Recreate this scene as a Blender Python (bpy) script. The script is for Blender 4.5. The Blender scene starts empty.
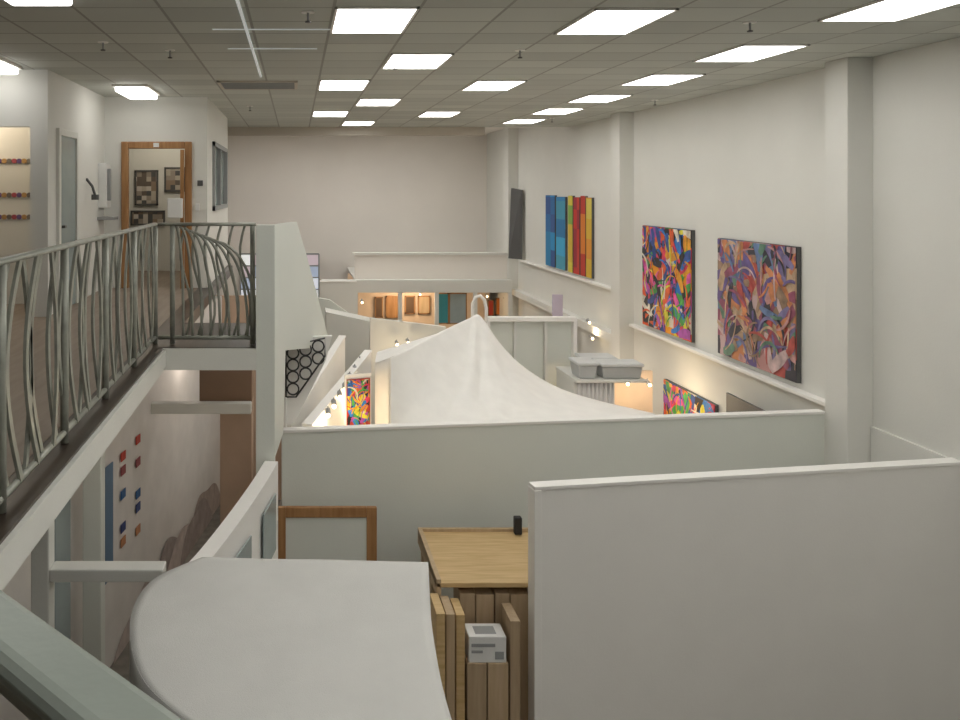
import bpy, math, random
from mathutils import Vector, Matrix, noise
random.seed(7)
CZ=4.85            # camera height above ground floor; coordinates below are relative to eye level
F=830.0
C=bpy.context.scene.collection
def W(px,py,Y): return ((px-296)/F*Y, Y, (190-py)/F*Y)

# ---------------- materials ----------------
def newmat(name):
    m=bpy.data.materials.new(name); m.use_nodes=True
    nt=m.node_tree; b=nt.nodes['Principled BSDF']; return m,nt,b
def paint(name,col,rough=0.6,var=0.06,scale=3.0,bump=0.02,metal=0.0,bscale=60):
    m,nt,b=newmat(name)
    tc=nt.nodes.new('ShaderNodeTexCoord')
    n=nt.nodes.new('ShaderNodeTexNoise'); n.inputs['Scale'].default_value=scale; n.inputs['Detail'].default_value=4
    nt.links.new(tc.outputs['Object'],n.inputs['Vector'])
    r=nt.nodes.new('ShaderNodeValToRGB')
    r.color_ramp.elements[0].position=0.3; r.color_ramp.elements[1].position=0.7
    r.color_ramp.elements[0].color=(*[c*(1-var) for c in col],1)
    r.color_ramp.elements[1].color=(*[min(1,c*(1+var)) for c in col],1)
    nt.links.new(n.outputs['Fac'],r.inputs['Fac']); nt.links.new(r.outputs['Color'],b.inputs['Base Color'])
    b.inputs['Roughness'].default_value=rough; b.inputs['Metallic'].default_value=metal
    if bump>0:
        n2=nt.nodes.new('ShaderNodeTexNoise'); n2.inputs['Scale'].default_value=bscale
        nt.links.new(tc.outputs['Object'],n2.inputs['Vector'])
        bp=nt.nodes.new('ShaderNodeBump'); bp.inputs['Strength'].default_value=bump*5; bp.inputs['Distance'].default_value=0.01
        nt.links.new(n2.outputs['Fac'],bp.inputs['Height']); nt.links.new(bp.outputs['Normal'],b.inputs['Normal'])
    return m
def wood(name,c1,c2,scale=(1,12,12),rough=0.45):
    m,nt,b=newmat(name)
    tc=nt.nodes.new('ShaderNodeTexCoord'); mp=nt.nodes.new('ShaderNodeMapping'); mp.inputs['Scale'].default_value=scale
    n=nt.nodes.new('ShaderNodeTexNoise'); n.inputs['Scale'].default_value=2; n.inputs['Detail'].default_value=6
    nt.links.new(tc.outputs['Object'],mp.inputs['Vector']); nt.links.new(mp.outputs['Vector'],n.inputs['Vector'])
    r=nt.nodes.new('ShaderNodeValToRGB'); r.color_ramp.elements[0].position=0.35; r.color_ramp.elements[1].position=0.65
    r.color_ramp.elements[0].color=(*c1,1); r.color_ramp.elements[1].color=(*c2,1)
    nt.links.new(n.outputs['Fac'],r.inputs['Fac']); nt.links.new(r.outputs['Color'],b.inputs['Base Color'])
    b.inputs['Roughness'].default_value=rough
    return m
def emit(name,col,s):
    m,nt,b=newmat(name)
    b.inputs['Base Color'].default_value=(*col,1); b.inputs['Emission Color'].default_value=(*col,1); b.inputs['Emission Strength'].default_value=s
    return m
def mosaic(name,pal,sy=.3,sz=.28,seed=0,wob=.25):
    """painted canvas divided in soft-edged rectangles of colour"""
    m,nt,b=newmat(name); L=nt.links.new
    tc=nt.nodes.new('ShaderNodeTexCoord'); mp=nt.nodes.new('ShaderNodeMapping')
    mp.inputs['Location'].default_value=(0,seed*1.37+20,seed*.71+20); mp.inputs['Scale'].default_value=(0,1/sy,1/sz)
    L(tc.outputs['Object'],mp.inputs['Vector'])
    n=nt.nodes.new('ShaderNodeTexNoise'); n.inputs['Scale'].default_value=6; L(tc.outputs['Object'],n.inputs['Vector'])
    v=nt.nodes.new('ShaderNodeVectorMath'); v.operation='MULTIPLY_ADD'; L(n.outputs['Color'],v.inputs[0]); v.inputs[1].default_value=(0,wob,wob); L(mp.outputs['Vector'],v.inputs[2])
    f=nt.nodes.new('ShaderNodeVectorMath'); f.operation='FLOOR'; L(v.outputs[0],f.inputs[0])
    w=nt.nodes.new('ShaderNodeTexWhiteNoise'); L(f.outputs[0],w.inputs['Vector'])
    r=nt.nodes.new('ShaderNodeValToRGB'); r.color_ramp.interpolation='CONSTANT'; e=r.color_ramp.elements
    while len(e)<len(pal): e.new(0.5)
    for i,c in enumerate(pal): e[i].position=i/len(pal)
    for i,c in enumerate(pal): e[i].color=(*c,1)
    L(w.outputs['Value'],r.inputs['Fac']); L(r.outputs['Color'],b.inputs['Base Color']); b.inputs['Roughness'].default_value=.6
    return m

M_wall=paint('wall_paint',(.78,.775,.73),.7,.02,1.2)
M_back=paint('back_wall_paint',(.84,.795,.74),.75,.03,.6)
M_part=paint('partition_paint',(.76,.78,.72),.5,.02,1.5)
M_white=paint('white_paint',(.94,.92,.88),.5,.015,2)
M_fascia=paint('fascia_paint',(.76,.76,.71),.55,.03,2)
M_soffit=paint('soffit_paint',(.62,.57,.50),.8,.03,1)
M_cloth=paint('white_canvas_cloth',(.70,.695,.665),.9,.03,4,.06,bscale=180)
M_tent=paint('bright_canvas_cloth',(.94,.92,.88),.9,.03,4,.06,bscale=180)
M_floor=paint('dark_carpet',(.20,.18,.155),.9,.2,8)
M_deck=wood('dark_deck_wood',(.045,.033,.026),(.08,.06,.045),(8,1,8),.35)
M_mezz=wood('mezzanine_floor',(.26,.205,.16),(.31,.25,.20),(8,1,8),.5)
M_metal=paint('pewter_green_metal',(.36,.37,.32),.38,.18,10,.01,.3)
M_rail=paint('handrail_paint',(.27,.30,.265),.3,.08,5,.01,.05)
M_oak=wood('orange_oak',(.33,.16,.06),(.45,.24,.10),(10,10,1))
M_pine=wood('pale_pine',(.56,.38,.17),(.68,.49,.25),(1.5,14,14),.5)
M_ply=wood('warm_plywood',(.48,.35,.21),(.56,.42,.27),(12,12,1),.6)
M_ply2=wood('aged_plywood',(.40,.29,.18),(.48,.36,.23),(12,12,1),.6)
M_brown=paint('brown_paint',(.28,.18,.12),.7)
M_tan=paint('tan_paint',(.56,.40,.29),.7)
M_pink=paint('pale_lower_wall',(.75,.72,.68),.7)
M_warm=paint('warm_booth_wall',(.70,.56,.44),.7)
M_black=paint('black_plastic',(.02,.02,.022),.5)
M_grey=paint('grey_plastic',(.33,.34,.34),.5)
M_tub=paint('pale_tub_plastic',(.50,.51,.51),.5)
M_greyd=paint('dark_grey',(.1,.1,.1),.5)
M_lid=paint('pale_grey_lid',(.70,.72,.72),.4)
M_glass=paint('dusky_glass',(.36,.42,.42),.15,.1,2,0)
M_tube=emit('diffuser_glow',(1.0,.98,.94),8.2)
M_tube2=emit('fixture_glow',(1.0,.98,.94),5)
M_bulb=emit('bulb_glow',(1.0,.74,.42),9)
M_blue=paint('blue_paint',(.03,.12,.30),.5); M_red=paint('red_paint',(.5,.05,.03),.5)
M_teal=paint('teal_paint',(.04,.26,.30),.5); M_orange=paint('orange_paint',(.65,.2,.04),.5)
M_purple=paint('lilac_paint',(.52,.47,.62),.5)
M_paper=paint('white_paper',(.8,.8,.78),.6)

def ceiling_mat():
    m,nt,b=newmat('ceiling_tiles'); L=nt.links.new
    g=nt.nodes.new('ShaderNodeNewGeometry'); s=nt.nodes.new('ShaderNodeSeparateXYZ'); L(g.outputs['Position'],s.inputs[0])
    def ma(op,a,bv):
        n=nt.nodes.new('ShaderNodeMath'); n.operation=op
        for i,v in enumerate((a,bv)):
            if v is None: continue
            if isinstance(v,(int,float)): n.inputs[i].default_value=v
            else: L(v,n.inputs[i])
        return n.outputs[0]
    def axis(o,off,size):
        t=ma('DIVIDE',ma('SUBTRACT',o,off),size); f=ma('FRACT',t,None); fl=ma('FLOOR',t,None)
        e=ma('MINIMUM',f,ma('SUBTRACT',1.0,f)); return ma('LESS_THAN',e,0.012/size),fl
    lx,fx=axis(s.outputs['X'],.28-6.42,.642); ly,fy=axis(s.outputs['Y'],6.65-10.08,.504)
    line=ma('MAXIMUM',lx,ly)
    cb=nt.nodes.new('ShaderNodeCombineXYZ'); L(fx,cb.inputs[0]); L(fy,cb.inputs[1])
    wn=nt.nodes.new('ShaderNodeTexWhiteNoise'); L(cb.outputs[0],wn.inputs['Vector'])
    r=nt.nodes.new('ShaderNodeValToRGB'); r.color_ramp.elements[0].color=(.52,.54,.50,1); r.color_ramp.elements[1].color=(.63,.65,.60,1)
    L(wn.outputs['Value'],r.inputs['Fac'])
    mx=nt.nodes.new('ShaderNodeMix'); mx.data_type='RGBA'; L(line,mx.inputs[0]); L(r.outputs['Color'],mx.inputs[6]); mx.inputs[7].default_value=(.35,.35,.32,1)
    L(mx.outputs[2],b.inputs['Base Color']); b.inputs['Roughness'].default_value=.75
    return m
M_ceil=ceiling_mat()

# ---------------- mesh helpers ----------------
import bmesh
def mesh(name,verts,faces,mat,parent=None,smooth=False,label=None,mats=None,midx=None,recalc=True):
    vs=[Vector(v) for v in verts]
    lo=Vector([min(v[i] for v in vs) for i in range(3)]); hi=Vector([max(v[i] for v in vs) for i in range(3)])
    c=(lo+hi)/2; c.z=lo.z
    me=bpy.data.meshes.new(name); me.from_pydata([v-c for v in vs],[],faces); 
    for mm in (mats or [mat]): me.materials.append(mm)
    if midx:
        for p,i in zip(me.polygons,midx): p.material_index=i
    if smooth:
        for p in me.polygons: p.use_smooth=True
    me.update()
    if recalc:
        bm=bmesh.new(); bm.from_mesh(me); bmesh.ops.recalc_face_normals(bm,faces=bm.faces); bm.to_mesh(me); bm.free()
    o=bpy.data.objects.new(name,me); o.location=c+Vector((0,0,CZ)); C.objects.link(o)
    if parent is not None: par(o,parent)
    if label: o['label']=label
    return o
def par(o,p):
    o.parent=p; o.matrix_parent_inverse=Matrix.Translation(p.location).inverted()
def empty(name,loc):
    e=bpy.data.objects.new(name,None); e.empty_display_size=.1; e.location=Vector(loc)+Vector((0,0,CZ)); C.objects.link(e); return e
def thing(o,label,cat,group=None):
    o['label']=label; o['category']=cat
    if group: o['group']=group
    return o
def struct(o,label=None):
    o['kind']='structure'
    if label: o['label']=label
    return o
BF=[(0,3,2,1),(4,5,6,7),(0,1,5,4),(1,2,6,5),(2,3,7,6),(3,0,4,7)]
def bverts(x0,x1,y0,y1,z0,z1): return [(x0,y0,z0),(x1,y0,z0),(x1,y1,z0),(x0,y1,z0),(x0,y0,z1),(x1,y0,z1),(x1,y1,z1),(x0,y1,z1)]
def bev(o,w,seg=2):
    if w>0:
        m=o.modifiers.new('b','BEVEL'); m.width=w; m.segments=seg; m.limit_method='ANGLE'
    return o
def box(name,x0,x1,y0,y1,z0,z1,mat,parent=None,b=0.0,label=None):
    return bev(mesh(name,bverts(x0,x1,y0,y1,z0,z1),BF,mat,parent,label=label),b)
def boxes(name,lst,mat,parent=None,b=0.0,label=None):
    V=[];Fs=[]
    for q in lst:
        n=len(V); V+=bverts(*q); Fs+=[tuple(i+n for i in f) for f in BF]
    return bev(mesh(name,V,Fs,mat,parent,label=label),b)
def seg(name,p0,p1,z0,z1,t,mat,parent=None,b=0.0,z1b=None,z0b=None,label=None):
    """upright slab from p0 to p1 (plan), thickness t on the far side"""
    d=Vector((p1[0]-p0[0],p1[1]-p0[1])).normalized(); n=Vector((-d.y,d.x))*t
    a=[p0,p1,(p1[0]+n.x,p1[1]+n.y),(p0[0]+n.x,p0[1]+n.y)]
    zb=[z0,z0 if z0b is None else z0b]; zt=[z1,z1 if z1b is None else z1b]
    k=[0,1,1,0]
    V=[(a[i][0],a[i][1],zb[k[i]]) for i in range(4)]+[(a[i][0],a[i][1],zt[k[i]]) for i in range(4)]
    return bev(mesh(name,V,BF,mat,parent,label=label),b)
def prism(name,poly,z0,z1,mat,parent=None):
    n=len(poly); V=[(x,y,z0) for x,y in poly]+[(x,y,z1) for x,y in poly]
    return mesh(name,V,[tuple(range(n-1,-1,-1)),tuple(range(n,2*n))]+[(i,(i+1)%n,n+(i+1)%n,n+i) for i in range(n)],mat,parent)
def tubegeo(pts,r,seg_=8,flat=1.0):
    V=[];Fs=[]; P=[Vector(p) for p in pts]; prev=None
    for i,p in enumerate(P):
        t=(P[min(i+1,len(P)-1)]-P[max(i-1,0)]).normalized()
        if prev is None:
            u=t.cross(Vector((0,0,1)));
            if u.length<.1: u=t.cross(Vector((0,1,0)))
            u.normalize()
        else: u=(prev-t*prev.dot(t)).normalized()
        prev=u; v=t.cross(u)
        for k in range(seg_):
            a=2*math.pi*k/seg_; V.append(p+u*math.cos(a)*r+v*math.sin(a)*r*flat)
    for i in range(len(P)-1):
        for k in range(seg_):
            a=i*seg_+k; b=i*seg_+(k+1)%seg_; Fs.append((a,b,b+seg_,a+seg_))
    Fs.append(tuple(range(seg_-1,-1,-1))); n=(len(P)-1)*seg_; Fs.append(tuple(range(n,n+seg_)))
    return V,Fs
def tube(name,pts,r,mat,parent=None,seg_=8,flat=1.0):
    V,Fs=tubegeo(pts,r,seg_,flat); return mesh(name,V,Fs,mat,parent,smooth=True)
def sheet(name,rows,mat,parent=None,solid=0.01):
    n=len(rows[0]); V=[p for r in rows for p in r]; Fs=[]
    for i in range(len(rows)-1):
        for j in range(n-1): Fs.append((i*n+j,i*n+j+1,(i+1)*n+j+1,(i+1)*n+j))
    o=mesh(name,V,Fs,mat,parent,smooth=True)
    m=o.modifiers.new('s','SOLIDIFY'); m.thickness=solid; m.offset=-1
    return o
def resample(pts,n,lin=False):
    P=[Vector(p) for p in pts]; out=[]
    m=len(P)-1
    for i in range(n):
        t=i/(n-1)*m; k=min(int(t),m-1); u=t-k
        p0=P[max(k-1,0)];p1=P[k];p2=P[k+1];p3=P[min(k+2,m)]
        if lin: out.append(p1.lerp(p2,u)); continue
        out.append(0.5*((2*p1)+(-p0+p2)*u+(2*p0-5*p1+4*p2-p3)*u*u+(-p0+3*p1-3*p2+p3)*u**3))
    return out

ZC=1.35; ZF=-4.85; ZD=-1.42; XR=5.86
# ---------------- room shell ----------------
struct(box('floor',-6.2,6.2,-3.2,26,ZF-.15,ZF,M_floor),'dark carpeted ground floor')
struct(box('ceiling',-6.2,XR+.2,-3.2,17.8,ZC,ZC+.12,M_ceil),'suspended ceiling of pale square tiles')
struct(box('ceiling_rear',-6.2,XR+.2,17.8,25.8,1.72,1.84,M_back),'plain ceiling at the end of the hall')
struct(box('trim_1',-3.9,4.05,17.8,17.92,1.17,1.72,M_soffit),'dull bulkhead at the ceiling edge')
struct(box('trim_13',4.05,XR,17.8,17.92,1.35,1.72,M_wall),'ceiling edge')
struct(box('wall_right',XR,XR+.25,-3.2,25.8,ZF,1.84,M_wall),'long white side wall')
struct(box('wall_back',-6.2,XR,25.5,25.75,ZF,1.84,M_back),'white end wall')
struct(box('wall_left',-6.4,-6.2,-3.2,25.8,ZF,1.84,M_wall))
struct(box('wall_front',-6.2,XR,-3.4,-3.2,ZF,1.84,M_wall))
for i,(y0,y1,xx) in enumerate(((8.43,8.79,5.60),(14.4,14.8,5.61),(21.9,22.4,5.60))):
    struct(box('trim_%d'%(2+i),xx,XR+.01,y0,y1,ZF,ZC if y0<17 else 1.72,M_wall,b=.008),'white column against the wall')
struct(box('trim_5',XR-.03,XR,3.0,8.42,ZF,-2.4,M_wall),'lower wall panelling')
struct(box('trim_6',XR-.11,XR,8.8,14.35,-2.36,-2.31,M_white,b=.01),'narrow picture ledge')
struct(box('trim_7',XR-.11,XR,14.85,21.3,-1.84,-1.79,M_white,b=.01),'narrow picture ledge')
struct(box('trim_9',XR-.18,XR,14.85,25,-2.75,-2.6,M_wall),'lower ledge')

struct(boxes('wall_mezzanine_front',[(-6.2,-2.98,9.3,9.4,.71,ZC),(-2.98,-2.78,9.3,9.4,ZD,ZC)],M_wall))
struct(box('wall_mezzanine_side',-2.86,-2.78,9.4,12.05,ZD,ZC,M_wall))
struct(boxes('wall_mezzanine_rear',[(-2.86,-2.53,12.05,12.17,ZD,ZC),(-1.51,-1.29,12.05,12.17,ZD,ZC),(-2.53,-1.51,12.05,12.17,.70,ZC)],M_wall))
struct(boxes('wall_mezzanine_return',[(-1.37,-1.29,12.17,12.8,ZD,ZC),(-1.37,-1.29,15.2,15.7,ZD,ZC),(-1.37,-1.29,12.8,15.2,.75,ZC),(-1.37,-1.29,12.8,15.2,ZD,-.32)],M_wall))
struct(box('wall_mezzanine_room',-6.2,-1.37,14.6,14.7,ZD,ZC,M_wall))
struct(box('wall_mezzanine_closet',-6.2,-2.86,10.35,10.45,ZD,ZC,M_wall))
struct(prism('floor_mezzanine',[(-6.2,-3.2),(1.5,-3.2),(1.5,-1.1),(-1.2,1.5),(-1.2,7.5),(-.19,7.5),(-.19,8.9),(-1.2,8.9),(-1.2,15.7),(-6.2,15.7)],-1.57,ZD-.005,M_deck),'dark wooden mezzanine deck')
struct(box('floor_walkway',-6.1,-1.42,1.5,15.6,ZD-.005,ZD,M_mezz),'brown walkway floor of the mezzanine')
struct(box('trim_10',-1.2,-1.17,1.5,7.5,-1.585,-1.44,M_fascia),'white fascia of the deck edge')
struct(box('trim_11',-1.2,-.36,7.46,7.5,-1.62,-1.43,M_fascia),'white fascia of the landing edge')
struct(box('trim_12',-1.3,-1.2,1.5,8.9,-1.64,-1.571,M_fascia),'beam under deck')

d=empty('door_1',(-2.02,12.05,ZD)); struct(d,'oak framed glass door')
boxes('door_frame',[(-2.53,-2.43,12.0,12.1,ZD,.70),(-1.61,-1.51,12.0,12.1,ZD,.70),(-2.43,-1.61,12.0,12.1,.60,.70)],M_oak,d,.01)
box('door_leaf',-1.665,-1.615,11.93,12.0,ZD,.58,M_oak,d,.004)
box('sign_plate',-2.06,-1.98,11.985,12.0,.62,.68,M_paper,d)
thing(box('notice_box',-1.83,-1.62,11.8,11.9,-.40,-.12,M_paper,b=.01),'white notice holder beside the oak door frame','notice holder')
for (a,b_,zt,zb,s) in ((-2.83,-2.42,.35,-.27,3.1),(-2.31,-1.93,.40,-.03,8.2),(-2.9,-2.3,-.36,-.62,5.5)):
    e=empty('framed_picture',((a+b_)/2,14.58,zb)); thing(e,'framed collage picture hanging in the lit side room','picture','pictures in the side room')
    boxes('frame',[(a,a+.03,14.55,14.6,zb,zt),(b_-.03,b_,14.55,14.6,zb,zt),(a,b_,14.55,14.6,zb,zb+.03),(a,b_,14.55,14.6,zt-.03,zt)],M_greyd,e)
    m=mosaic('collage%g'%s,[(.5,.45,.38),(.15,.12,.1),(.6,.55,.5),(.3,.22,.16),(.1,.1,.1),(.35,.3,.25)],.08,.08,s); m.node_tree.nodes['Mapping'].inputs['Scale'].default_value=(12,0,12)
    box('print',a+.03,b_-.03,14.57,14.595,zb+.03,zt-.03,m,e)
d=empty('door_2',(-2.77,10.05,ZD)); struct(d,'grey-white side door')
boxes('door_frame',[(-2.79,-2.74,9.62,9.70,ZD,.72),(-2.79,-2.74,10.40,10.48,ZD,.72),(-2.79,-2.74,9.70,10.40,.64,.72)],M_fascia,d,.005)
box('door_leaf',-2.79,-2.765,9.70,10.40,ZD,.64,M_glass,d)
box('door_handle',-2.76,-2.72,9.78,9.86,-.45,-.42,M_greyd,d)
w=empty('window_1',(-1.29,14,-.32)); struct(w,'dark framed interior window')
boxes('window_frame',[(-1.33,-1.25,12.8,12.9,-.32,.75),(-1.33,-1.25,15.1,15.2,-.32,.75),(-1.33,-1.25,12.8,15.2,-.32,-.25),(-1.33,-1.25,12.8,15.2,.68,.75),(-1.33,-1.26,13.9,14.0,-.32,.75)],M_grey,w)
box('window_pane',-1.34,-1.32,12.9,15.1,-.25,.68,M_glass,w)
w=empty('window_2',(-.5,25.45,-3.4)); struct(w,'bright window with coloured panes')
cols=[emit('pane_a',(.75,.8,.9),.5),emit('pane_b',(.45,.53,.68),.35),emit('pane_c',(.66,.55,.6),.35),emit('pane_d',(.85,.88,.88),.5)]
for i in range(6):
    for j in range(4):
        box('window_pane',-1.7+i*.4+.02,-1.3+i*.4-.02,25.42,25.48,-3.4+j*.36+.02,-3.04+j*.36-.02,cols[(i*3+j*5)%4],w)
boxes('window_frame',[(-1.7+i*.4-.02,-1.7+i*.4+.02,25.4,25.49,-3.4,-1.96) for i in range(7)]+[(-1.7,.7,25.4,25.49,-3.4+j*.36-.02,-3.4+j*.36+.02) for j in range(5)],M_grey,w)

dc=[(.45,.1,.12),(.15,.1,.25),(.5,.3,.12),(.2,.18,.16)]
dm=[paint('disc%d'%i,c,.4) for i,c in enumerate(dc)]
def disc(name,x,y,z,r,mat,t=.02,parent=None,axis='Y',n=20):
    V=[];
    for s in (0,1):
        for k in range(n):
            a=2*math.pi*k/n; c_,s_=math.cos(a)*r,math.sin(a)*r
            V.append({'Y':(x+c_,y-s*t,z+s_),'Z':(x+c_,y+s_,z-s*t),'X':(x-s*t,y+c_,z+s_)}[axis])
    return mesh(name,V,[tuple(range(n)),tuple(range(2*n-1,n-1,-1))]+[(k,(k+1)%n,n+(k+1)%n,n+k) for k in range(n)],mat,parent)
k=0
for py in (161,195,217):
    for px in range(-6,30,5):
        x,y,z=W(px,py,10.33)
        o=disc('decorative_disc',x,10.35,z,.031,dm[k%4]); thing(o,'small round glazed disc on the cream wall','wall decoration','rows of round discs'); k+=1
e=empty('wall_telephone',(-2.75,11.75,-.5)); thing(e,'white wall telephone unit on the side wall','telephone')
box('telephone_body',-2.78,-2.66,11.65,11.9,-.25,.38,M_paper,e,.01); box('handset',-2.66,-2.61,11.68,11.74,-.15,.3,M_grey,e,.01); box('shelf',-2.78,-2.56,11.6,11.95,-.42,-.38,M_grey,e)
e=empty('wall_lamp',(-2.76,11.0,0)); thing(e,'small dark bent-arm wall fitting','wall lamp')
tube('arm',[(-2.78,11,.15),(-2.7,11,.05),(-2.66,11,-.08)],.018,M_greyd,e); disc('lamp_shade',-2.66,11,-.06,.05,M_greyd,.07,e,'Z')
thing(box('thermostat',-1.43,-1.35,12.03,12.05,.06,.14,M_greyd,b=.004),'small black thermostat on white wall','thermostat')
thing(box('switch_plate',-1.46,-1.40,12.035,12.05,-.3,-.2,M_paper,b=.003),'white light switch plate','light switch')

# ---------------- lights ----------------
def troffer(x,y,ZC=ZC):
    e=empty('ceiling_light',(x,y,ZC-.01)); thing(e,'recessed rectangular fluorescent ceiling light with frosted panel','ceiling light','recessed ceiling lights')
    hw,hd=.311,.49
    boxes('light_frame',[(x-hw,x+hw,y-hd,y-hd+.02,ZC-.015,ZC+.0),(x-hw,x+hw,y+hd-.02,y+hd,ZC-.015,ZC),(x-hw,x-hw+.02,y-hd,y+hd,ZC-.015,ZC),(x+hw-.02,x+hw,y-hd,y+hd,ZC-.015,ZC)],M_white,e)
    box('diffuser_panel',x-hw+.02,x+hw-.02,y-hd+.02,y+hd-.02,ZC-.01,ZC-.002,M_tube,e)
for k in range(3):
    for x,dy in ((.6,0),(2.53,.05),(4.45,-.504)): troffer(x,6.60+4.03*k+dy)
    for x,dy in ((1.25,0),(4.45,-.504)): troffer(x,8.68+4.03*k+dy)
for x,y in ((1.25,4.6),(4.45,4.1),(.6,2.55),(2.53,2.55),(4.45,2.05),(-.5,.6),(1.25,.6),(4.45,.1),(2.53,-1.4)): troffer(x,y)  # troffer rows carried on out of view, added to light the foreground
for x in (.4,2.0,3.4,-1.3):
    for y in (19.2,21.0,22.8): troffer(x,y,1.72)  # unseen troffers added behind the bulkhead to brighten the end wall
def fixture(x0,x1,y0,y1,lab):
    e=empty('surface_light',((x0+x1)/2,(y0+y1)/2,ZC-.08)); thing(e,lab,'ceiling light')
    box('housing',x0,x1,y0,y1,ZC-.03,ZC,M_white,e); box('diffuser',x0+.03,x1-.03,y0+.02,y1-.02,ZC-.09,ZC-.03,M_tube2,e,.02)
fixture(-2.35,-1.9,10.6,11.6,'bright surface-mounted fluorescent fixture above the doorway')
fixture(-3.55,-3.0,8.4,9.1,'bright surface-mounted fluorescent fixture by the entry wall')
fixture(-1.98,-1.5,4.9,5.72,'bright surface-mounted fluorescent fixture over the deck')
thing(box('ceiling_strip',-.425,-.405,4.5,9.8,ZC-.02,ZC,emit('strip_glow_white',(.85,.9,.9),.25)),'thin faintly glowing white strip along ceiling tiles','track')  # thin white strip with a faint emission in its material
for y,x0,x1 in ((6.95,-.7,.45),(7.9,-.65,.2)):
    thing(box('cross_strip',x0,x1,y,y+.02,ZC-.008,ZC,emit('strip_glow',(.8,.85,.85),.2)),'thin faintly glowing white cross strip on the ceiling','rail','ceiling cross strips')  # short cross strips, also faintly emissive
e=empty('air_vent',(-.45,10.6,ZC-.02)); thing(e,'dark louvred air vent in the ceiling','vent')
boxes('vent_frame',[(-.98,.02,10.25,10.29,ZC-.02,ZC),(-.98,.02,10.95,10.99,ZC-.02,ZC),(-.98,-.94,10.25,10.99,ZC-.02,ZC),(-.02,.02,10.25,10.99,ZC-.02,ZC)],M_soffit,e)
boxes('louvre',[(-.94,-.02,10.3+i*.09,10.34+i*.09,ZC-.018,ZC) for i in range(8)],M_grey,e)
for px,py in ((308,12),(170,50),(250,106),(552,118),(750,22),(395,62),(103,42),(520,50),(655,100)):
    Y=F*ZC/(190-py); x=(px-296)/F*Y
    e=empty('sprinkler',(x,Y,ZC-.1)); thing(e,'small pendant fire sprinkler head under ceiling','sprinkler','ceiling sprinklers')
    tube('stem',[(x,Y,ZC+.01),(x,Y,ZC-.07)],.009,M_grey,e); disc('deflector',x,Y,ZC-.07,.022,M_greyd,.01,e,'Z',12); disc('rosette',x,Y,ZC+.001,.05,M_white,.008,e,'Z',14)

# ---------------- paintings on right wall ----------------
vivid=[(.03,.08,.30),(.70,.04,.10),(.9,.35,.02),(.08,.40,.08),(.80,.10,.40),(.03,.2,.6),(.85,.7,.05),(.02,.02,.02),(.4,.08,.4),(.8,.7,.6),(.85,.12,.03),(.02,.02,.03)]
mute=[(.30,.08,.14),(.14,.10,.28),(.55,.28,.27),(.12,.24,.17),(.48,.08,.07),(.2,.17,.34),(.55,.38,.25),(.04,.04,.06),(.14,.22,.40),(.58,.42,.42),(.32,.21,.14),(.62,.24,.10)]
def brush(e,x,y0,y1,z0,z1,pal,n,seed,tag,wmax=.07,sc=1.0,fn=None):
    rnd=random.Random(seed); V=[];Fs=[];mi=[]
    for s in range(n):
        big=s<n*.7
        w_=(rnd.uniform(.09,wmax*2.0) if big else rnd.uniform(.02,wmax*.55))*sc
        cy=rnd.uniform(y0,y1); cz=rnd.uniform(z0,z1); a=rnd.gauss(math.pi/2,.8); curv=(rnd.uniform(-3,3) if big else rnd.uniform(-5,5))/sc; ln=rnd.uniform(.25,.65)*sc
        pts=[]; y,z=cy,cz; N=14
        for i in range(N):
            pts.append((y,z,a)); y+=math.cos(a)*ln/N; z+=math.sin(a)*ln/N; a+=curv*ln/N
        xx=x-.0015-s*.00006; base=len(V); c=rnd.randrange(len(pal))
        for i,(y,z,a) in enumerate(pts):
            ww=w_*(.5+.5*math.sin(math.pi*(i+.6)/(N+.2)))
            for sg in (-1,1):
                yy=min(max(y-math.sin(a)*ww*.5*sg,y0),y1); zz=min(max(z+math.cos(a)*ww*.5*sg,z0),z1); V.append(fn(xx,yy,zz) if fn else (xx,yy,zz))
        for i in range(N-1): Fs.append((base+2*i,base+2*i+1,base+2*i+3,base+2*i+2)); mi.append(c)
    mats=[]
    for i,c in enumerate(pal):
        mm=bpy.data.materials.get('oil_%s_%d'%(tag,i)) or paint('oil_%s_%d'%(tag,i),c,.45,.35,7,0); mats.append(mm)
    return mesh('brushwork',V,Fs,None,e,mats=mats,midx=mi,recalc=False)
def painting(y0,y1,z0,z1,mat,lab,t=.05,x=XR-.004):
    e=empty('painting',(x-.03,(y0+y1)/2,z0)); thing(e,lab,'painting')
    box('stretcher',x-t,x,y0,y1,z0,z1,M_greyd,e); box('canvas',x-t-.004,x-t,y0+.003,y1-.003,z0+.003,z1-.003,mat,e)
    return e
mA=mosaic('ground_mute',mute,.3,.35,3); mB=mosaic('ground_vivid',vivid,.3,.32,5)
e=painting(9.62,11.42,-2.24,-.66,mA,'large abstract painting in muted reds, violets and blues'); brush(e,XR-.06,9.63,11.41,-2.23,-.67,mute,190,11,'m',.085)
e=painting(12.18,13.9,-2.24,-.59,mB,'large vivid multicoloured abstract painting with dark outlines'); brush(e,XR-.06,12.19,13.89,-2.23,-.60,vivid,180,23,'v',.085)
strips=[('blue',[(.02,.16,.42),(.02,.30,.62),(.03,.10,.32),(.02,.24,.5)]),('light blue',[(.03,.26,.55),(.05,.42,.70),(.02,.20,.45),(.06,.34,.5)]),
('yellow green',[(.75,.62,.06),(.25,.45,.08),(.8,.55,.04),(.7,.5,.05)]),('red',[(.60,.03,.02),(.68,.12,.02),(.35,.02,.04),(.62,.05,.03)]),
('orange red',[(.75,.22,.02),(.62,.05,.02),(.8,.42,.04),(.55,.04,.02)]),('golden',[(.75,.48,.04),(.78,.32,.03),(.7,.42,.05),(.75,.6,.1)])]
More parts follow.
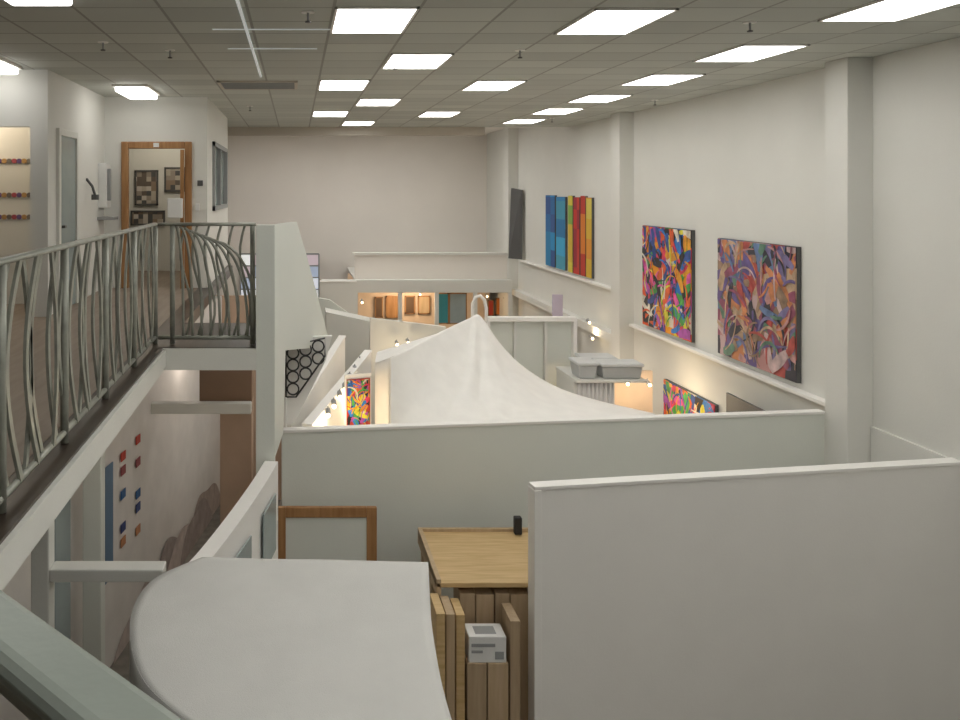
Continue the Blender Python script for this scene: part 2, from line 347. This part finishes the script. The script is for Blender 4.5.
sp=[(18.62,19.3),(17.9,18.52),(17.42,17.70),(17.0,17.36),(16.65,16.93),(16.3,16.6)]
for i,(n,p) in enumerate(strips):
    e=painting(sp[i][0],sp[i][1],-1.74,-.12-.03*(i%2),mosaic('strip%d'%i,p,.8,.40,i*1.7,.1),'tall narrow %s canvas in a row of panels'%n); e['group']='row of narrow colour panels'
o=mesh('leaning_panel',[(5.55,21.5,-1.77),(5.78,21.2,-1.77),(5.80,21.2,-.0),(5.66,21.6,.05),(5.5,21.5,-1.77),(5.73,21.2,-1.77),(5.75,21.2,-.0),(5.6,21.6,.05)],BF,M_greyd); thing(o,'dark grey panel leaning in the corner','panel')

# ---------------- near partitions ----------------
def partition(p0,p1,zt,t=.10,lab='painted partition wall',mat=M_part,cap=True,z0=ZF,zt2=None):
    e=empty('partition_wall',((p0[0]+p1[0])/2,(p0[1]+p1[1])/2,z0)); thing(e,lab,'partition')
    seg('partition_panel',p0,p1,z0,zt-.03,t,mat,e,0,None if zt2 is None else zt2-.03)
    if cap:
        d=Vector((p1[0]-p0[0],p1[1]-p0[1])).normalized(); n=Vector((-d.y,d.x))
        q0=(p0[0]-n.x*.012-d.x*.012,p0[1]-n.y*.012-d.y*.012); q1=(p1[0]-n.x*.012,p1[1]-n.y*.012)
        seg('top_cap',q0,q1,zt-.03,zt,t+.024,M_white,e,.004,zt2,None if zt2 is None else zt2-.03)
    return e
partition((-.14,8.3),(5.59,8.78),-2.4,.08,'long pale grey-green partition wall crossing the hall',zt2=-2.34)
p=partition((1.94,6.72),(5.855,7.28),-2.4,.10,'large white partition wall with a raised edge trim',M_white,zt2=-2.38)
seg('edge_trim',(1.925,6.70),(1.985,6.708),ZF,-2.43,.13,M_white,p,.004)

e=empty('end_post',(-.27,7.5,ZF)); thing(e,'tall white wall end with sloping side beside the balcony railing','post')
box('post_body',-.36,-.19,7.46,7.62,ZF,-.316,M_part,e,.003)
pl=[(7.5,-.316),(8.05,-.31),(8.3,-.62),(8.65,-1.1),(9.0,-1.6),(8.4,-1.6),(7.76,-1.50),(7.70,-2.25),(7.5,-2.42)]
V=[]
for s in (0,.06):
    for y,z in pl: V.append((-.19+.36*(y-7.5)-s,y,z))
n=len(pl); mesh('wing_panel',V,[tuple(range(n)),tuple(range(2*n-1,n-1,-1))]+[(i,(i+1)%n,n+(i+1)%n,n+i) for i in range(n)],M_part,e)
pp=[W(276,338,8.5),W(332,336,8.5),W(326,360,8.5),W(294,424,8.5),W(276,426,8.5)]
V=[q for q in pp]+[(q[0],q[1]+.06,q[2]) for q in pp]; n=5
mesh('sloping_panel',V,[tuple(range(n)),tuple(range(2*n-1,n-1,-1))]+[(i,(i+1)%n,n+(i+1)%n,n+i) for i in range(n)],M_white,e)

# ---------------- curved wall & cloth roof ----------------
cw=resample([(-.22,7.44,0),(-.31,6.9,0),(-.45,6.2,0),(-.60,5.55,0),(-.72,5.15,0),(-.78,4.78,0),(-.74,4.45,0),(-.62,4.15,0),(-.42,3.9,0),(-.15,3.65,0)],50)
V=[];Fs=[]
for i,p_ in enumerate(cw):
    t=(cw[min(i+1,49)]-cw[max(i-1,0)]).normalized(); nn=Vector((-t.y,t.x,0))*.06
    zt=-2.43-(.06 if i>26 else 0)
    for q,z in ((p_+nn,ZF),(p_-nn,ZF),(p_-nn,zt),(p_+nn,zt)): V.append((q.x,q.y,z))
for i in range(49):
    a=i*4
    for k_ in range(4): Fs.append((a+k_,a+(k_+1)%4,a+4+(k_+1)%4,a+4+k_))
Fs+=[(0,1,2,3),(196,197,198,199)]
e=empty('curved_booth_wall',(-.6,5.5,ZF)); thing(e,'white curved booth wall sweeping round under cloth','partition')
mesh('wall_body',V,Fs,M_white,e,smooth=False)
for (a,b_,zt,zb) in ((10,16,-2.62,-3.15),(3,7,-2.62,-3.1)):
    A=cw[a];B=cw[b_]; dd=(B-A).normalized(); nn=Vector((-dd.y,dd.x,0))
    if nn.x<0: nn=-nn
    A=A+nn*.08;B=B+nn*.08
    seg('wall_opening',(A.x,A.y),(B.x,B.y),zb,zt,.012,M_glass,e)
def cl(px,py,z=-2.39):
    Y=-F*z/(py-190); return ((px-296)/F*Y,Y,z)
left=resample([cl(202,557),cl(155,578),cl(133,608),cl(131,645,-2.40),cl(146,684,-2.42),cl(190,722,-2.44),cl(262,765,-2.47)],40)
right=resample([cl(428,562,-2.40),cl(429,590,-2.40),cl(431,620,-2.41),cl(436,655,-2.43),cl(443,690,-2.46),cl(455,730,-2.5),cl(475,775,-2.55)],40)
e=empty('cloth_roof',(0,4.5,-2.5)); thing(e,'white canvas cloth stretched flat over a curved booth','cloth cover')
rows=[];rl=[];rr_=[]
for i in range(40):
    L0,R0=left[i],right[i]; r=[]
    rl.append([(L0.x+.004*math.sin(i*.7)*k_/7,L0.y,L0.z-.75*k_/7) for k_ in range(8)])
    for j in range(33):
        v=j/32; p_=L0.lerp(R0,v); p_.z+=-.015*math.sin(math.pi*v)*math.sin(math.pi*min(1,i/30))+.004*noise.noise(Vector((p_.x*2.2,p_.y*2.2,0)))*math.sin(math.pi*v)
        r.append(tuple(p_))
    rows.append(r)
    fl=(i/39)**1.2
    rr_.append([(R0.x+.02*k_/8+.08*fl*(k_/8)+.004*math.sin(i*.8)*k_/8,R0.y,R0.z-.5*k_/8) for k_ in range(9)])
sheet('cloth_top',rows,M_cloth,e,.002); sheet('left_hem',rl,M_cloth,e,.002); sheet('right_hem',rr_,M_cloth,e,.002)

# ---------------- tent ----------------
R1=resample([W(390,358,9.3),W(412,347,9.9),W(442,331,10.6),W(470,318,11.3)],30)
R2=resample([W(470,318,11.3),W(478,315,11.5),W(486,324,11.45),W(500,344,11.4),W(523,367,11.3),W(558,388,11.2),W(602,402,11.1),W(655,414,11.0)],60)
R=R1+R2[1:]; NR=len(R)
Fr=resample([W(*q) for q in ((390,434,8.95),(430,433,9.0),(480,431,9.1),(530,430,9.15),(590,427,9.3),(650,426,9.4))],NR)
e=empty('cloth_tent',(2,10,-2.5)); thing(e,'white canvas draped to a peak over a booth','cloth cover')
rows=[]
for j in range(41):
    v=j/40; r=[]
    for i in range(NR):
        p_=R[i].lerp(Fr[i],v); u=i/(NR-1)
        env=math.sin(math.pi*v)
        p_.z-=.14*env*math.sin(math.pi*u)**1.2
        p_.z+=.05*noise.noise(Vector((u*13+v*2,v*1.2,3)))*env
        ang=u*26+v*1.5
        p_.z+=.034*math.sin(ang*1.4+3*noise.noise(Vector((u*5,v*3,9))))*min(1,v*3)*math.sin(math.pi*min(1,u*1.2))*(.5+.5*noise.noise(Vector((u*9,v*4,1))))
        r.append(tuple(p_))
    rows.append(r)
sheet('cloth_panel',rows,M_tent,e,.008)
rows=[]
for j in range(8):
    v=j/7; rows.append([ (p_.x+.1*v,p_.y+.9*v,p_.z-1.0*v) for p_ in R])
sheet('rear_panel',rows,M_tent,e,.008)
A=resample([W(389,358,9.3),W(375,363,9.5),W(377,352,10.6)],16,True)
rows=[]
for j in range(8):
    v=j/7; rows.append([(p_.x+.006*math.sin(i*2.2)*v,p_.y-.02*v,p_.z-1.3*v) for i,p_ in enumerate(A)])
sheet('side_hem',rows,M_tent,e,.008)
a_=W(389,358,9.3); b_=W(375,363,9.5); c_=W(377,352,10.6); d_=W(412,348,9.9); g_=W(442,332,10.6)
mesh('corner_flap',[a_,b_,c_,g_,d_],[(0,1,2,3,4)],M_tent,e)
box('support_post',1.09,1.15,9.45,9.51,ZF,-2.05,M_pine,e)

# ---------------- storage between partitions ----------------
e=empty('storage_rack',(2,7.5,ZF)); thing(e,'pale pine-topped storage rack behind the white partition','storage rack')
box('rack_top',1.18,2.35,6.97,8.05,-3.34,-3.30,M_pine,e,.005)
boxes('rack_rim',[(1.18,1.22,6.97,8.05,-3.42,-3.27),(1.22,2.35,8.01,8.05,-3.42,-3.27)],M_ply,e,.004)
for (xa,ya) in ((1.2,7.9),(1.2,7.35),(2.2,7.9),(2.2,7.35)): box('leg',xa,xa+.08,ya,ya+.08,ZF,-3.34 if xa>2 or ya>7.5 else -3.42,M_ply,e)
for i in range(3):
    x=1.12+i*.085
    o=box('wooden_board',x,x+.07,6.62+.03*i,6.96,ZF,-3.38-.02*i,M_ply if i%2 else M_pine,b=.004)
    thing(o,'upright pale wooden board stored on its edge','board','upright boards')
for i,(x,w_) in enumerate(((1.38,.13),(1.52,.15),(1.68,.12),(1.81,.16),(1.98,.18))):
    o=box('wooden_board',x,x+w_,6.99+.012*(i%2),7.28,ZF,-3.40-.015*(i%2),M_ply if i%2 else M_ply2,b=.005)
    thing(o,'broad upright tan wooden panel stored under the rack','board','upright boards')
for i,(x,w_) in enumerate(((1.375,.155),(1.54,.165))):
    o=box('wooden_board',x,x+w_,6.66,6.93,ZF,-3.80,M_ply if i%2 else M_ply2,b=.005)
    thing(o,'tan wooden panel standing beneath the white box','board','upright boards')
o=box('wooden_board',1.72,1.80,6.66,6.96,ZF,-3.46,M_ply2,b=.004); thing(o,'upright tan wooden board beside the white box','board','upright boards')
e=empty('cardboard_box',(1.5,6.8,-3.80)); thing(e,'small white box with dark printed label on the boards','box')
box('box_body',1.39,1.69,6.67,6.88,-3.80,-3.59,M_paper,e,.006)
boxes('printed_label',[(1.41,1.60,6.665,6.671,-3.67,-3.645),(1.41,1.5,6.665,6.671,-3.72,-3.70),(1.45,1.62,6.71,6.83,-3.592,-3.588),(1.60,1.67,6.665,6.671,-3.77,-3.71)],M_grey,e)
thing(box('speaker',2.09,2.16,7.92,7.99,-3.295,-3.13,M_black,b=.01),'small black box standing on the pine rack','speaker')
e=empty('picture_frame',(.3,8.1,-4.3)); thing(e,'orange-brown wooden frame with a grey panel leaning on partition','frame')
a,b_,zt,zb=-.2,.79,-3.10,-4.3
boxes('frame_rail',[(a,a+.10,8.1,8.15,zb,zt),(b_-.10,b_,8.1,8.15,zb,zt),(a+.1,b_-.1,8.1,8.15,zt-.10,zt),(a+.1,b_-.1,8.1,8.15,zb,zb+.1)],M_oak,e,.006)
box('frame_panel',a+.1,b_-.1,8.12,8.14,zb+.1,zt-.1,M_part,e)
thing(box('storage_plinth',-.12,.78,7.9,8.24,ZF,-4.3,M_white),'white plinth carrying the wooden frame','plinth')

# ---------------- railings ----------------
e=empty('railing',(-1.3,4.6,ZD)); thing(e,'green-grey metal balcony railing with curving plant-like bars','railing')
ZT=-.316; ZB=-1.36
tube('top_rail',[(-1.3,1.6,ZT),(-1.3,7.66,ZT)],.030,M_metal,e,10,.55)
tube('bottom_rail',[(-1.3,1.6,ZB),(-1.3,7.66,ZB)],.018,M_metal,e)
np_=6; y0=1.66; L_=6.0/np_
for k in range(np_+1):
    y=y0+k*L_; tube('rail_post',[(-1.3,y,ZD),(-1.3,y,ZT)],.024,M_metal,e)
def ribbon(name,pts,w_,t_,parent,ax=Vector((1,0,0)),mat=M_metal,b=0):
    """flat strip; ax = direction of its thickness"""
    P=[Vector(p) for p in pts]; V=[];Fs=[]
    for i,p in enumerate(P):
        t=(P[min(i+1,len(P)-1)]-P[max(i-1,0)]).normalized(); s=t.cross(ax).normalized()
        for a,b2 in ((-1,-1),(1,-1),(1,1),(-1,1)): V.append(p+s*w_*.5*a+ax*t_*.5*b2)
    for i in range(len(P)-1):
        a=i*4
        for k_ in range(4): Fs.append((a+k_,a+(k_+1)%4,a+4+(k_+1)%4,a+4+k_))
    Fs+=[(0,1,2,3),tuple(range(len(V)-4,len(V)))]
    return bev(mesh(name,V,Fs,mat,parent),b,3)
rr=random.Random(4)
for k in range(np_):
    ya=y0+k*L_
    for j in range(7):
        b0=.10+j*.13
        pts=[]; am=rr.uniform(.85,1.25)
        for i in range(15):
            t=i/14; z=ZB+(ZT-ZB)*t
            if j%3==2: off=.10*am*math.sin(math.pi*t)-.05*t
            else: off=-.24*am*math.sin(math.pi*t*.85)+.12*t
            pts.append((-1.3+.012*(1 if j%2 else -1),ya+b0+off*.9,z))
        ribbon('baluster',pts,.038,.016,e)
e=empty('railing',(-.8,7.66,ZD)); thing(e,'short green-grey railing with nested arching bars on the landing','railing')
tube('top_rail',[(-1.27,7.66,ZT),(-.37,7.66,ZT)],.030,M_metal,e,10,.55); tube('bottom_rail',[(-1.27,7.66,ZB),(-.37,7.66,ZB)],.02,M_metal,e)
for x in (-1.14,-.40): tube('rail_post',[(x,7.66,ZD),(x,7.66,ZT)],.024,M_metal,e)
for j in range(9):
    pts=[]; x0=-1.12+j*.045; x1=-1.10+j*.085
    for i in range(15):
        a_=i/14*math.pi/2; pts.append((x0+(x1-x0+.06)*math.sin(a_),7.66,ZB+(ZT-ZB-.02*j)*max(0,math.cos(a_))**.8))
    tube('baluster',pts,.014,M_metal,e,6)
for x in (-1.02,-.91,-.80,-.69,-.58,-.47):
    pts=[(x+.05*math.sin(t/10*math.pi*2),7.685,ZB+(ZT-ZB)*t/10) for t in range(11)]
    tube('baluster',pts,.013,M_metal,e,6)
e=empty('railing',(-.3,.7,ZD)); thing(e,'close flat grey-green handrail of the balcony','railing')
ribbon('handrail',[(-1.25,1.65,-.357),(1.0,-.53,-.357)],.056,.026,e,Vector((0,0,1)),M_rail,.012)
ribbon('handrail_web',[(-1.25,1.65,-.382),(1.0,-.53,-.382)],.02,.026,e,Vector((0,0,1)),M_metal,.002)
tube('lower_rail',[(-1.25,1.65,-1.3),(1.0,-.48,-1.3)],.02,M_metal,e)
for t in (.0,.2,.38,.6,.8,1.0):
    x=-1.25+2.25*t; y=1.65-2.13*t; tube('rail_post',[(x,y,ZD),(x,y,-.37)],.014,M_metal,e)

# ---------------- left lower area ----------------
struct(seg('wall_lower_left',(-2.6,4.0),(-1.16,13.0),ZF,-1.66,.1,M_pink))
struct(box('wall_lower_rear',-1.3,-.2,13.0,13.1,ZF,-1.66,M_tan))
struct(box('wall_lower_side',-4.2,-2.5,3.8,3.9,ZF,-1.66,M_wall))
thing(box('ceiling_beam',-1.62,-.87,5.44,5.58,-2.575,-2.49,M_fascia,b=.01),'white horizontal beam joining the curved wall','beam')
thing(box('support_post',-1.74,-1.62,5.44,5.58,ZF,-1.66,M_fascia,b=.01),'white square post under the deck','post')
thing(box('support_post',-1.93,-1.76,7.5,7.66,ZF,-1.66,M_part,b=.01),'pale square post below the balcony','post')
thing(box('ceiling_beam',-1.62,-.5,9.25,9.37,-2.50,-2.38,M_fascia,b=.01),'white cross beam under the mezzanine','beam')
thing(box('pillar',-.86,-.5,9.4,9.75,ZF,-2.42,M_tan,b=.01),'tan-brown square pillar','pillar')
thing(box('recess_block',-1.1,-.5,9.45,9.8,-2.42,-1.66,M_brown,b=.01),'brown block in place of the dark recess above the pillar','block')  # solid brown block stands in for the dark recess over the pillar
def onwall(Y): return -2.6+.16*(Y-4)
k=0
sqm=[M_red,paint('navy',(.05,.08,.22),.5),paint('maroon',(.30,.07,.08),.5),paint('rust',(.5,.22,.1),.5),M_blue]
for ci,yy in enumerate((8.75,9.2)):
    for r_ in range(5):
        z=-2.66-r_*.25-ci*.06-(.1 if (r_+ci)%3==0 else 0)
        x=onwall(yy)
        o=seg('small_canvas',(x+.012,yy-.065),(x+.012+.021,yy+.065),z-.09,z,.008,sqm[(k*2)%5]); thing(o,'small square coloured canvas on the pale wall','painting','grid of small canvases'); k+=1
x=onwall(8.3); o=seg('blue_banner',(x+.03,8.2),(x+.062,8.4),-3.9,-2.75,.012,paint('slate_blue',(.12,.20,.30),.6)); thing(o,'tall slate blue narrow banner on the wall','banner')
x=onwall(7.2); o=seg('blue_banner',(x+.03,7.1),(x+.078,7.4),-4.0,-2.7,.012,M_glass); thing(o,'tall greyish blue narrow banner on the wall','banner')
def hill(yc,w_,h,col,off,s):
    pts=[]
    for i in range(31):
        t=-1+i/15; y=yc+t*w_; hh=h*max(0,1-t*t)**.8*(1+.12*math.sin(t*5+s)); pts.append((y,ZF+max(0,hh)))
    n=len(pts); V=[]
    for sft in (0,.006):
        for y,z in pts: V.append((onwall(y)+.012+off+sft,y,z))
    o=mesh('rock_cutout',V,[tuple(range(n)),tuple(range(2*n-1,n-1,-1))]+[(i,(i+1)%n,n+(i+1)%n,n+i) for i in range(n)],paint('rock%g'%s,col,.85,.2,6,0))
    thing(o,'flat brown hill-shaped cut-out standing along the pale wall','cut-out','rock silhouettes')
hill(9.5,1.0,.36,(.50,.43,.39),.0,1.0); hill(10.3,.9,.48,(.38,.32,.29),.008,2.0); hill(11.0,1.0,.42,(.54,.46,.42),.016,3.3); hill(12.0,.9,.55,(.46,.38,.33),.0,4.1); hill(11.5,.8,.48,(.36,.30,.27),.024,5.6)

# ---------------- middle booths ----------------
partition((-.05,8.62),(.81,13.7),-2.4,.09,'white diagonal booth wall seen end-on',M_white)
partition((.16,8.52),(1.13,12.45),-2.4,.09,'white booth wall lit by spotlights',M_white)
V=[];Fs=[]
YL=8.43
for i in range(3):
    for j in range(4):
        px=293+i*12.6; py=353+j*12.0-i*3.4
        if j>=4-i: continue
        cx,_,z=W(px,py,YL)
        for rad in (.058,):
            pts=[(cx+rad*math.cos(a_*math.pi/10),YL,z+rad*math.sin(a_*math.pi/10)) for a_ in range(21)]
            a,b2=tubegeo(pts,.009,6); n=len(V); V+=a; Fs+=[tuple(q+n for q in f) for f in b2]
M_iron=paint('black_iron',(.035,.035,.035),.5)
e=empty('ring_lattice',(-.1,YL,ZF)); thing(e,'small black iron ring grille against the sloping white wall','grille')
mesh('ring_grid',V,Fs,M_iron,e,smooth=True)
P_=[W(286,397,YL),W(286,347,YL),W(325,338,YL),W(325,356,YL),W(296,397,YL),W(286,397,YL)]
tube('border_bar',P_,.009,M_iron,e); tube('leg',[P_[0],(P_[0][0],YL,ZF)],.010,M_white,e)
def ppanel(name,pts,t,mat,lab,cat):
    V=[]; n=len(pts)
    for s in (0,t):
        for p_ in pts: V.append((p_[0],p_[1]+s,p_[2]))
    o=mesh(name,V,[tuple(range(n)),tuple(range(2*n-1,n-1,-1))]+[(i,(i+1)%n,n+(i+1)%n,n+i) for i in range(n)],mat)
    return thing(o,lab,cat)
ppanel('booth_fascia',[W(370,318,15),W(446,327,15),W(446,458,15),W(370,458,15)],.1,M_wall,'white booth front with gently sloping top','booth')
ppanel('booth_gable',[W(318,298,17),W(330,300,17),W(372,330,17),W(372,426,17),W(318,426,17)],.1,M_part,'white gable-shaped booth side','booth')
ppanel('booth_block_low',[W(326,312,16),W(372,322,16),W(372,441,16),W(330,441,16)],.6,M_fascia,'pale booth block with sloping top','booth')
e=empty('booth_row',(3.5,21.6,ZF)); thing(e,'row of exhibition booths with a white header beam','booth')
box('header_beam',.65,5.6,21.5,21.65,-2.66,-2.33,M_wall,e,.01)
box('parapet',1.56,5.6,22.0,22.1,-2.4,-1.72,M_back,e); box('parapet_cap',1.5,5.6,21.95,22.15,-1.72,-1.66,M_wall,e)
box('booth_roof',1.56,5.6,21.65,25.4,-2.42,-2.36,M_wall,e)
for x in (1.5,2.65,3.6,4.6,5.5): box('booth_post',x,x+.1,21.5,21.6,ZF,-2.66,M_wall,e)
box('booth_back',1.5,5.6,24.0,24.1,ZF,-2.42,M_warm,e)
M_dk=paint('umber',(.12,.07,.04),.6)
pics=[(375,383,297,318,M_dk),(386,400,296,318,M_oak),(405,415,296,314,M_dk),(418,430,296,314,M_ply),(437,449,293,324,M_teal),(449,467,293,324,M_glass),(488,494,300,316,M_red),(496,504,298,315,M_orange),(507,514,299,316,M_blue)]
for a,b_,t1,t2,mm in pics:
    y=21.72 if mm in (M_teal,M_glass) else 23.9
    p0=W(a,t2,y);p1=W(b_,t1,y)
    e=empty('framed_artwork',((p0[0]+p1[0])/2,y,p0[2])); thing(e,'coloured framed artwork hung in the far booth','picture','far booth artworks')
    box('picture_face',p0[0]+.03,p1[0]-.03,y,y+.03,p0[2]+.03,p1[2]-.03,mm,e); 
    boxes('frame',[(p0[0],p1[0],y+.01,y+.06,p0[2],p0[2]+.04),(p0[0],p1[0],y+.01,y+.06,p1[2]-.04,p1[2]),(p0[0],p0[0]+.04,y+.01,y+.06,p0[2],p1[2]),(p1[0]-.04,p1[0],y+.01,y+.06,p0[2],p1[2])],M_oak,e)
partition((.6,20.5),(1.5,20.5),-2.25,.1,'short white far partition',M_wall)
partition((4.65,17.2),(5.8,17.3),-2.75,.1,'white far partition near side wall',M_wall)
thing(box('lilac_panel',5.2,5.4,16.8,16.85,ZF,-2.12,M_purple),'lilac narrow panel standing by the wall','panel')
e=empty('panel_unit',(3.7,13,ZF)); thing(e,'grey-white boxed panel unit with vertical ribs','panel unit')
x0,x1=2.98,4.40
box('panel_back',x0,x1,13.1,13.16,ZF,-2.02,M_part,e)
boxes('panel_rim',[(x0,x1,12.98,13.1,-2.06,-1.99),(x0,x0+.06,12.98,13.1,ZF,-2.06),(x1-.06,x1,12.98,13.1,ZF,-2.06)],M_white,e,.006)
for x in (3.42,3.90): box('panel_rib',x,x+.04,13.0,13.1,ZF,-2.06,M_fascia,e)
e=empty('arched_stand',(2.8,12.6,ZF)); thing(e,'white bent hoop stand rising behind the tent','stand')
tube('hoop',[(2.70,12.7,-2.6),(2.70,12.7,-1.74),(2.75,12.7,-1.64),(2.82,12.7,-1.62),(2.88,12.7,-1.68),(2.91,12.7,-1.8),(2.91,12.7,-2.6)],.026,M_white,e,10)
tube('hoop_leg',[(2.70,12.7,-2.6),(2.70,12.7,ZF)],.024,M_white,e)
tube('hoop_leg',[(2.91,12.7,-2.6),(2.91,12.7,ZF)],.024,M_white,e)
e=empty('booth_block',(4.4,12,ZF)); thing(e,'white booth with flat roof, pleated curtain and storage bins above','booth')
box('roof_slab',4.05,5.08,12.0,12.95,-2.79,-2.75,M_wall,e,.01)
box('booth_side',4.05,4.1,12.1,12.9,ZF,-2.79,M_wall,e)
rows=[]
for j in range(4):
    rows.append([(4.08+i*.0135,12.05+.022*math.sin(i*1.35),-2.79-2.0*j/3) for i in range(41)])
sheet('pleated_curtain',rows,paint('pale_curtain',(.70,.68,.66),.9),e,.004)
box('display_wall',4.64,5.5,12.8,12.86,ZF,-2.79,M_warm,e)
def bin_(x0,x1,y0,y1,z0,h):
    e=empty('storage_bin',((x0+x1)/2,(y0+y1)/2,z0)); thing(e,'pale grey plastic storage tub with white lid','storage bin','storage bins on the booth roof')
    V=bverts(x0+.025,x1-.025,y0+.03,y1-.03,z0,z0+h); V=V[:4]+[(x0+.0,y0,z0+h),(x1,y0,z0+h),(x1,y1,z0+h),(x0,y1,z0+h)]
    bev(mesh('bin_body',V,BF,M_tub,e),.02); bev(mesh('bin_lid',bverts(x0-.015,x1+.015,y0-.015,y1+.015,z0+h,z0+h+.045),BF,M_lid,e),.015)
bin_(4.10,4.38,12.05,12.45,-2.75,.20); bin_(4.45,5.04,12.05,12.40,-2.75,.18); bin_(4.35,4.85,12.55,12.92,-2.75,.17)
e=painting(11.5,13.1,-4.2,-2.98,mB,'bright multicoloured painting hung low on the wall'); brush(e,XR-.06,11.51,13.09,-4.19,-2.99,vivid,150,31,'v',.09)
thing(seg('dark_board',(5.66,9.95),(5.68,10.9),ZF,-2.66,.03,M_greyd),'dark board edge leaning near side wall','board')
e=empty('display_board',(.72,9.5,ZF)); thing(e,'display board with a colourful abstract painting under spotlights','display board')
seg('board_backing',(.56,9.42),(.86,9.52),ZF,-2.10,.03,M_white,e)
o=seg('abstract_picture',(.575,9.413),(.85,9.505),-2.74,-2.15,.006,M_red,e)
brush(e,0,0.01,.28,-2.73,-2.16,vivid,110,77,'v',.09,.45,lambda x,y,z:(.575+y*.948+x*.3,9.408+y*.317+x,z))
def spot(x,y,z,tilt=1,lamp=0):
    e=empty('spotlight',(x,y,z)); thing(e,'small white track spotlight with warm glowing bulb','spotlight','track spotlights')
    tube('stem',[(x,y+.05,z+.07),(x,y+.05,z+.02)],.008,M_grey,e,6)
    tube('lamp_head',[(x,y+.10,z+.02),(x,y+.03,z+.01),(x,y-.02,z-.01)],.03,M_grey,e,10)
    disc('bulb',x,y-.026,z-.01,.024,M_bulb,.006,e)
    if lamp:
        l=bpy.data.lights.new('bulb_light','POINT'); l.energy=lamp*.8; l.color=(1,.78,.5); l.shadow_soft_size=.08
        lo=bpy.data.objects.new('bulb_light',l); lo.location=(x,y-.28,z-.14+CZ); C.objects.link(lo); par(lo,e)
for px,py,Y,lp in ((328,414,9.0,0),(334,405,9.3,12),(340,396,9.7,0),(345,388,10.1,0),(350,378,10.6,10),(355,370,11.2,0),(360,362,11.8,0),(397,344,14.6,12),(408,342,14.6,0),(362,302,18,6),(627,383,12.5,10),(640,380,12.5,0),(649,384,12.5,10),(589,322,16.0,8),(592,338,16.0,0),(400,294,22.5,20),(420,294,22.5,0),(445,294,22.5,0),(505,299,22.5,20),(487,296,22.5,0)):
    spot(*W(px,py,Y),lamp=lp)

# ---------------- lamps ----------------
def pt(loc,en,col=(1,.88,.72),r=.2):
    l=bpy.data.lights.new('lamp','POINT'); l.energy=en; l.color=col; l.shadow_soft_size=r
    o=bpy.data.objects.new('room_lamp',l); o.location=(loc[0],loc[1],loc[2]+CZ); C.objects.link(o)
pt((-2.2,13.4,1.0),20); pt((-4.0,9.9,1.0),18,(1,.82,.62)); pt((-1.5,6.5,-2.2),3); pt((-1.3,10.8,-2.1),9,(1,.86,.74))
pt((-.9,8.3,-2.3),3,(1,.84,.68))
pt((3.2,23,-2.8),50,(1,.72,.45)); pt((4.9,14.2,-3.2),12,(1,.78,.55)); pt((2.2,17.5,-3.2),25,(1,.82,.65)); pt((.4,11,-3.3),6)

w=bpy.data.worlds.new('World'); bpy.context.scene.world=w; w.use_nodes=True
w.node_tree.nodes['Background'].inputs[0].default_value=(.9,.95,1,1); w.node_tree.nodes['Background'].inputs[1].default_value=.15

cam=bpy.data.cameras.new('Camera'); co=bpy.data.objects.new('Camera',cam); C.objects.link(co)
co.location=(0,0,CZ); co.rotation_euler=(math.pi/2,0,0)
cam.sensor_width=36; cam.lens=F/960*36; cam.shift_x=184/960; cam.shift_y=-170/960; cam.clip_start=.05
bpy.context.scene.camera=co
bpy.context.scene.view_settings.view_transform='Standard'
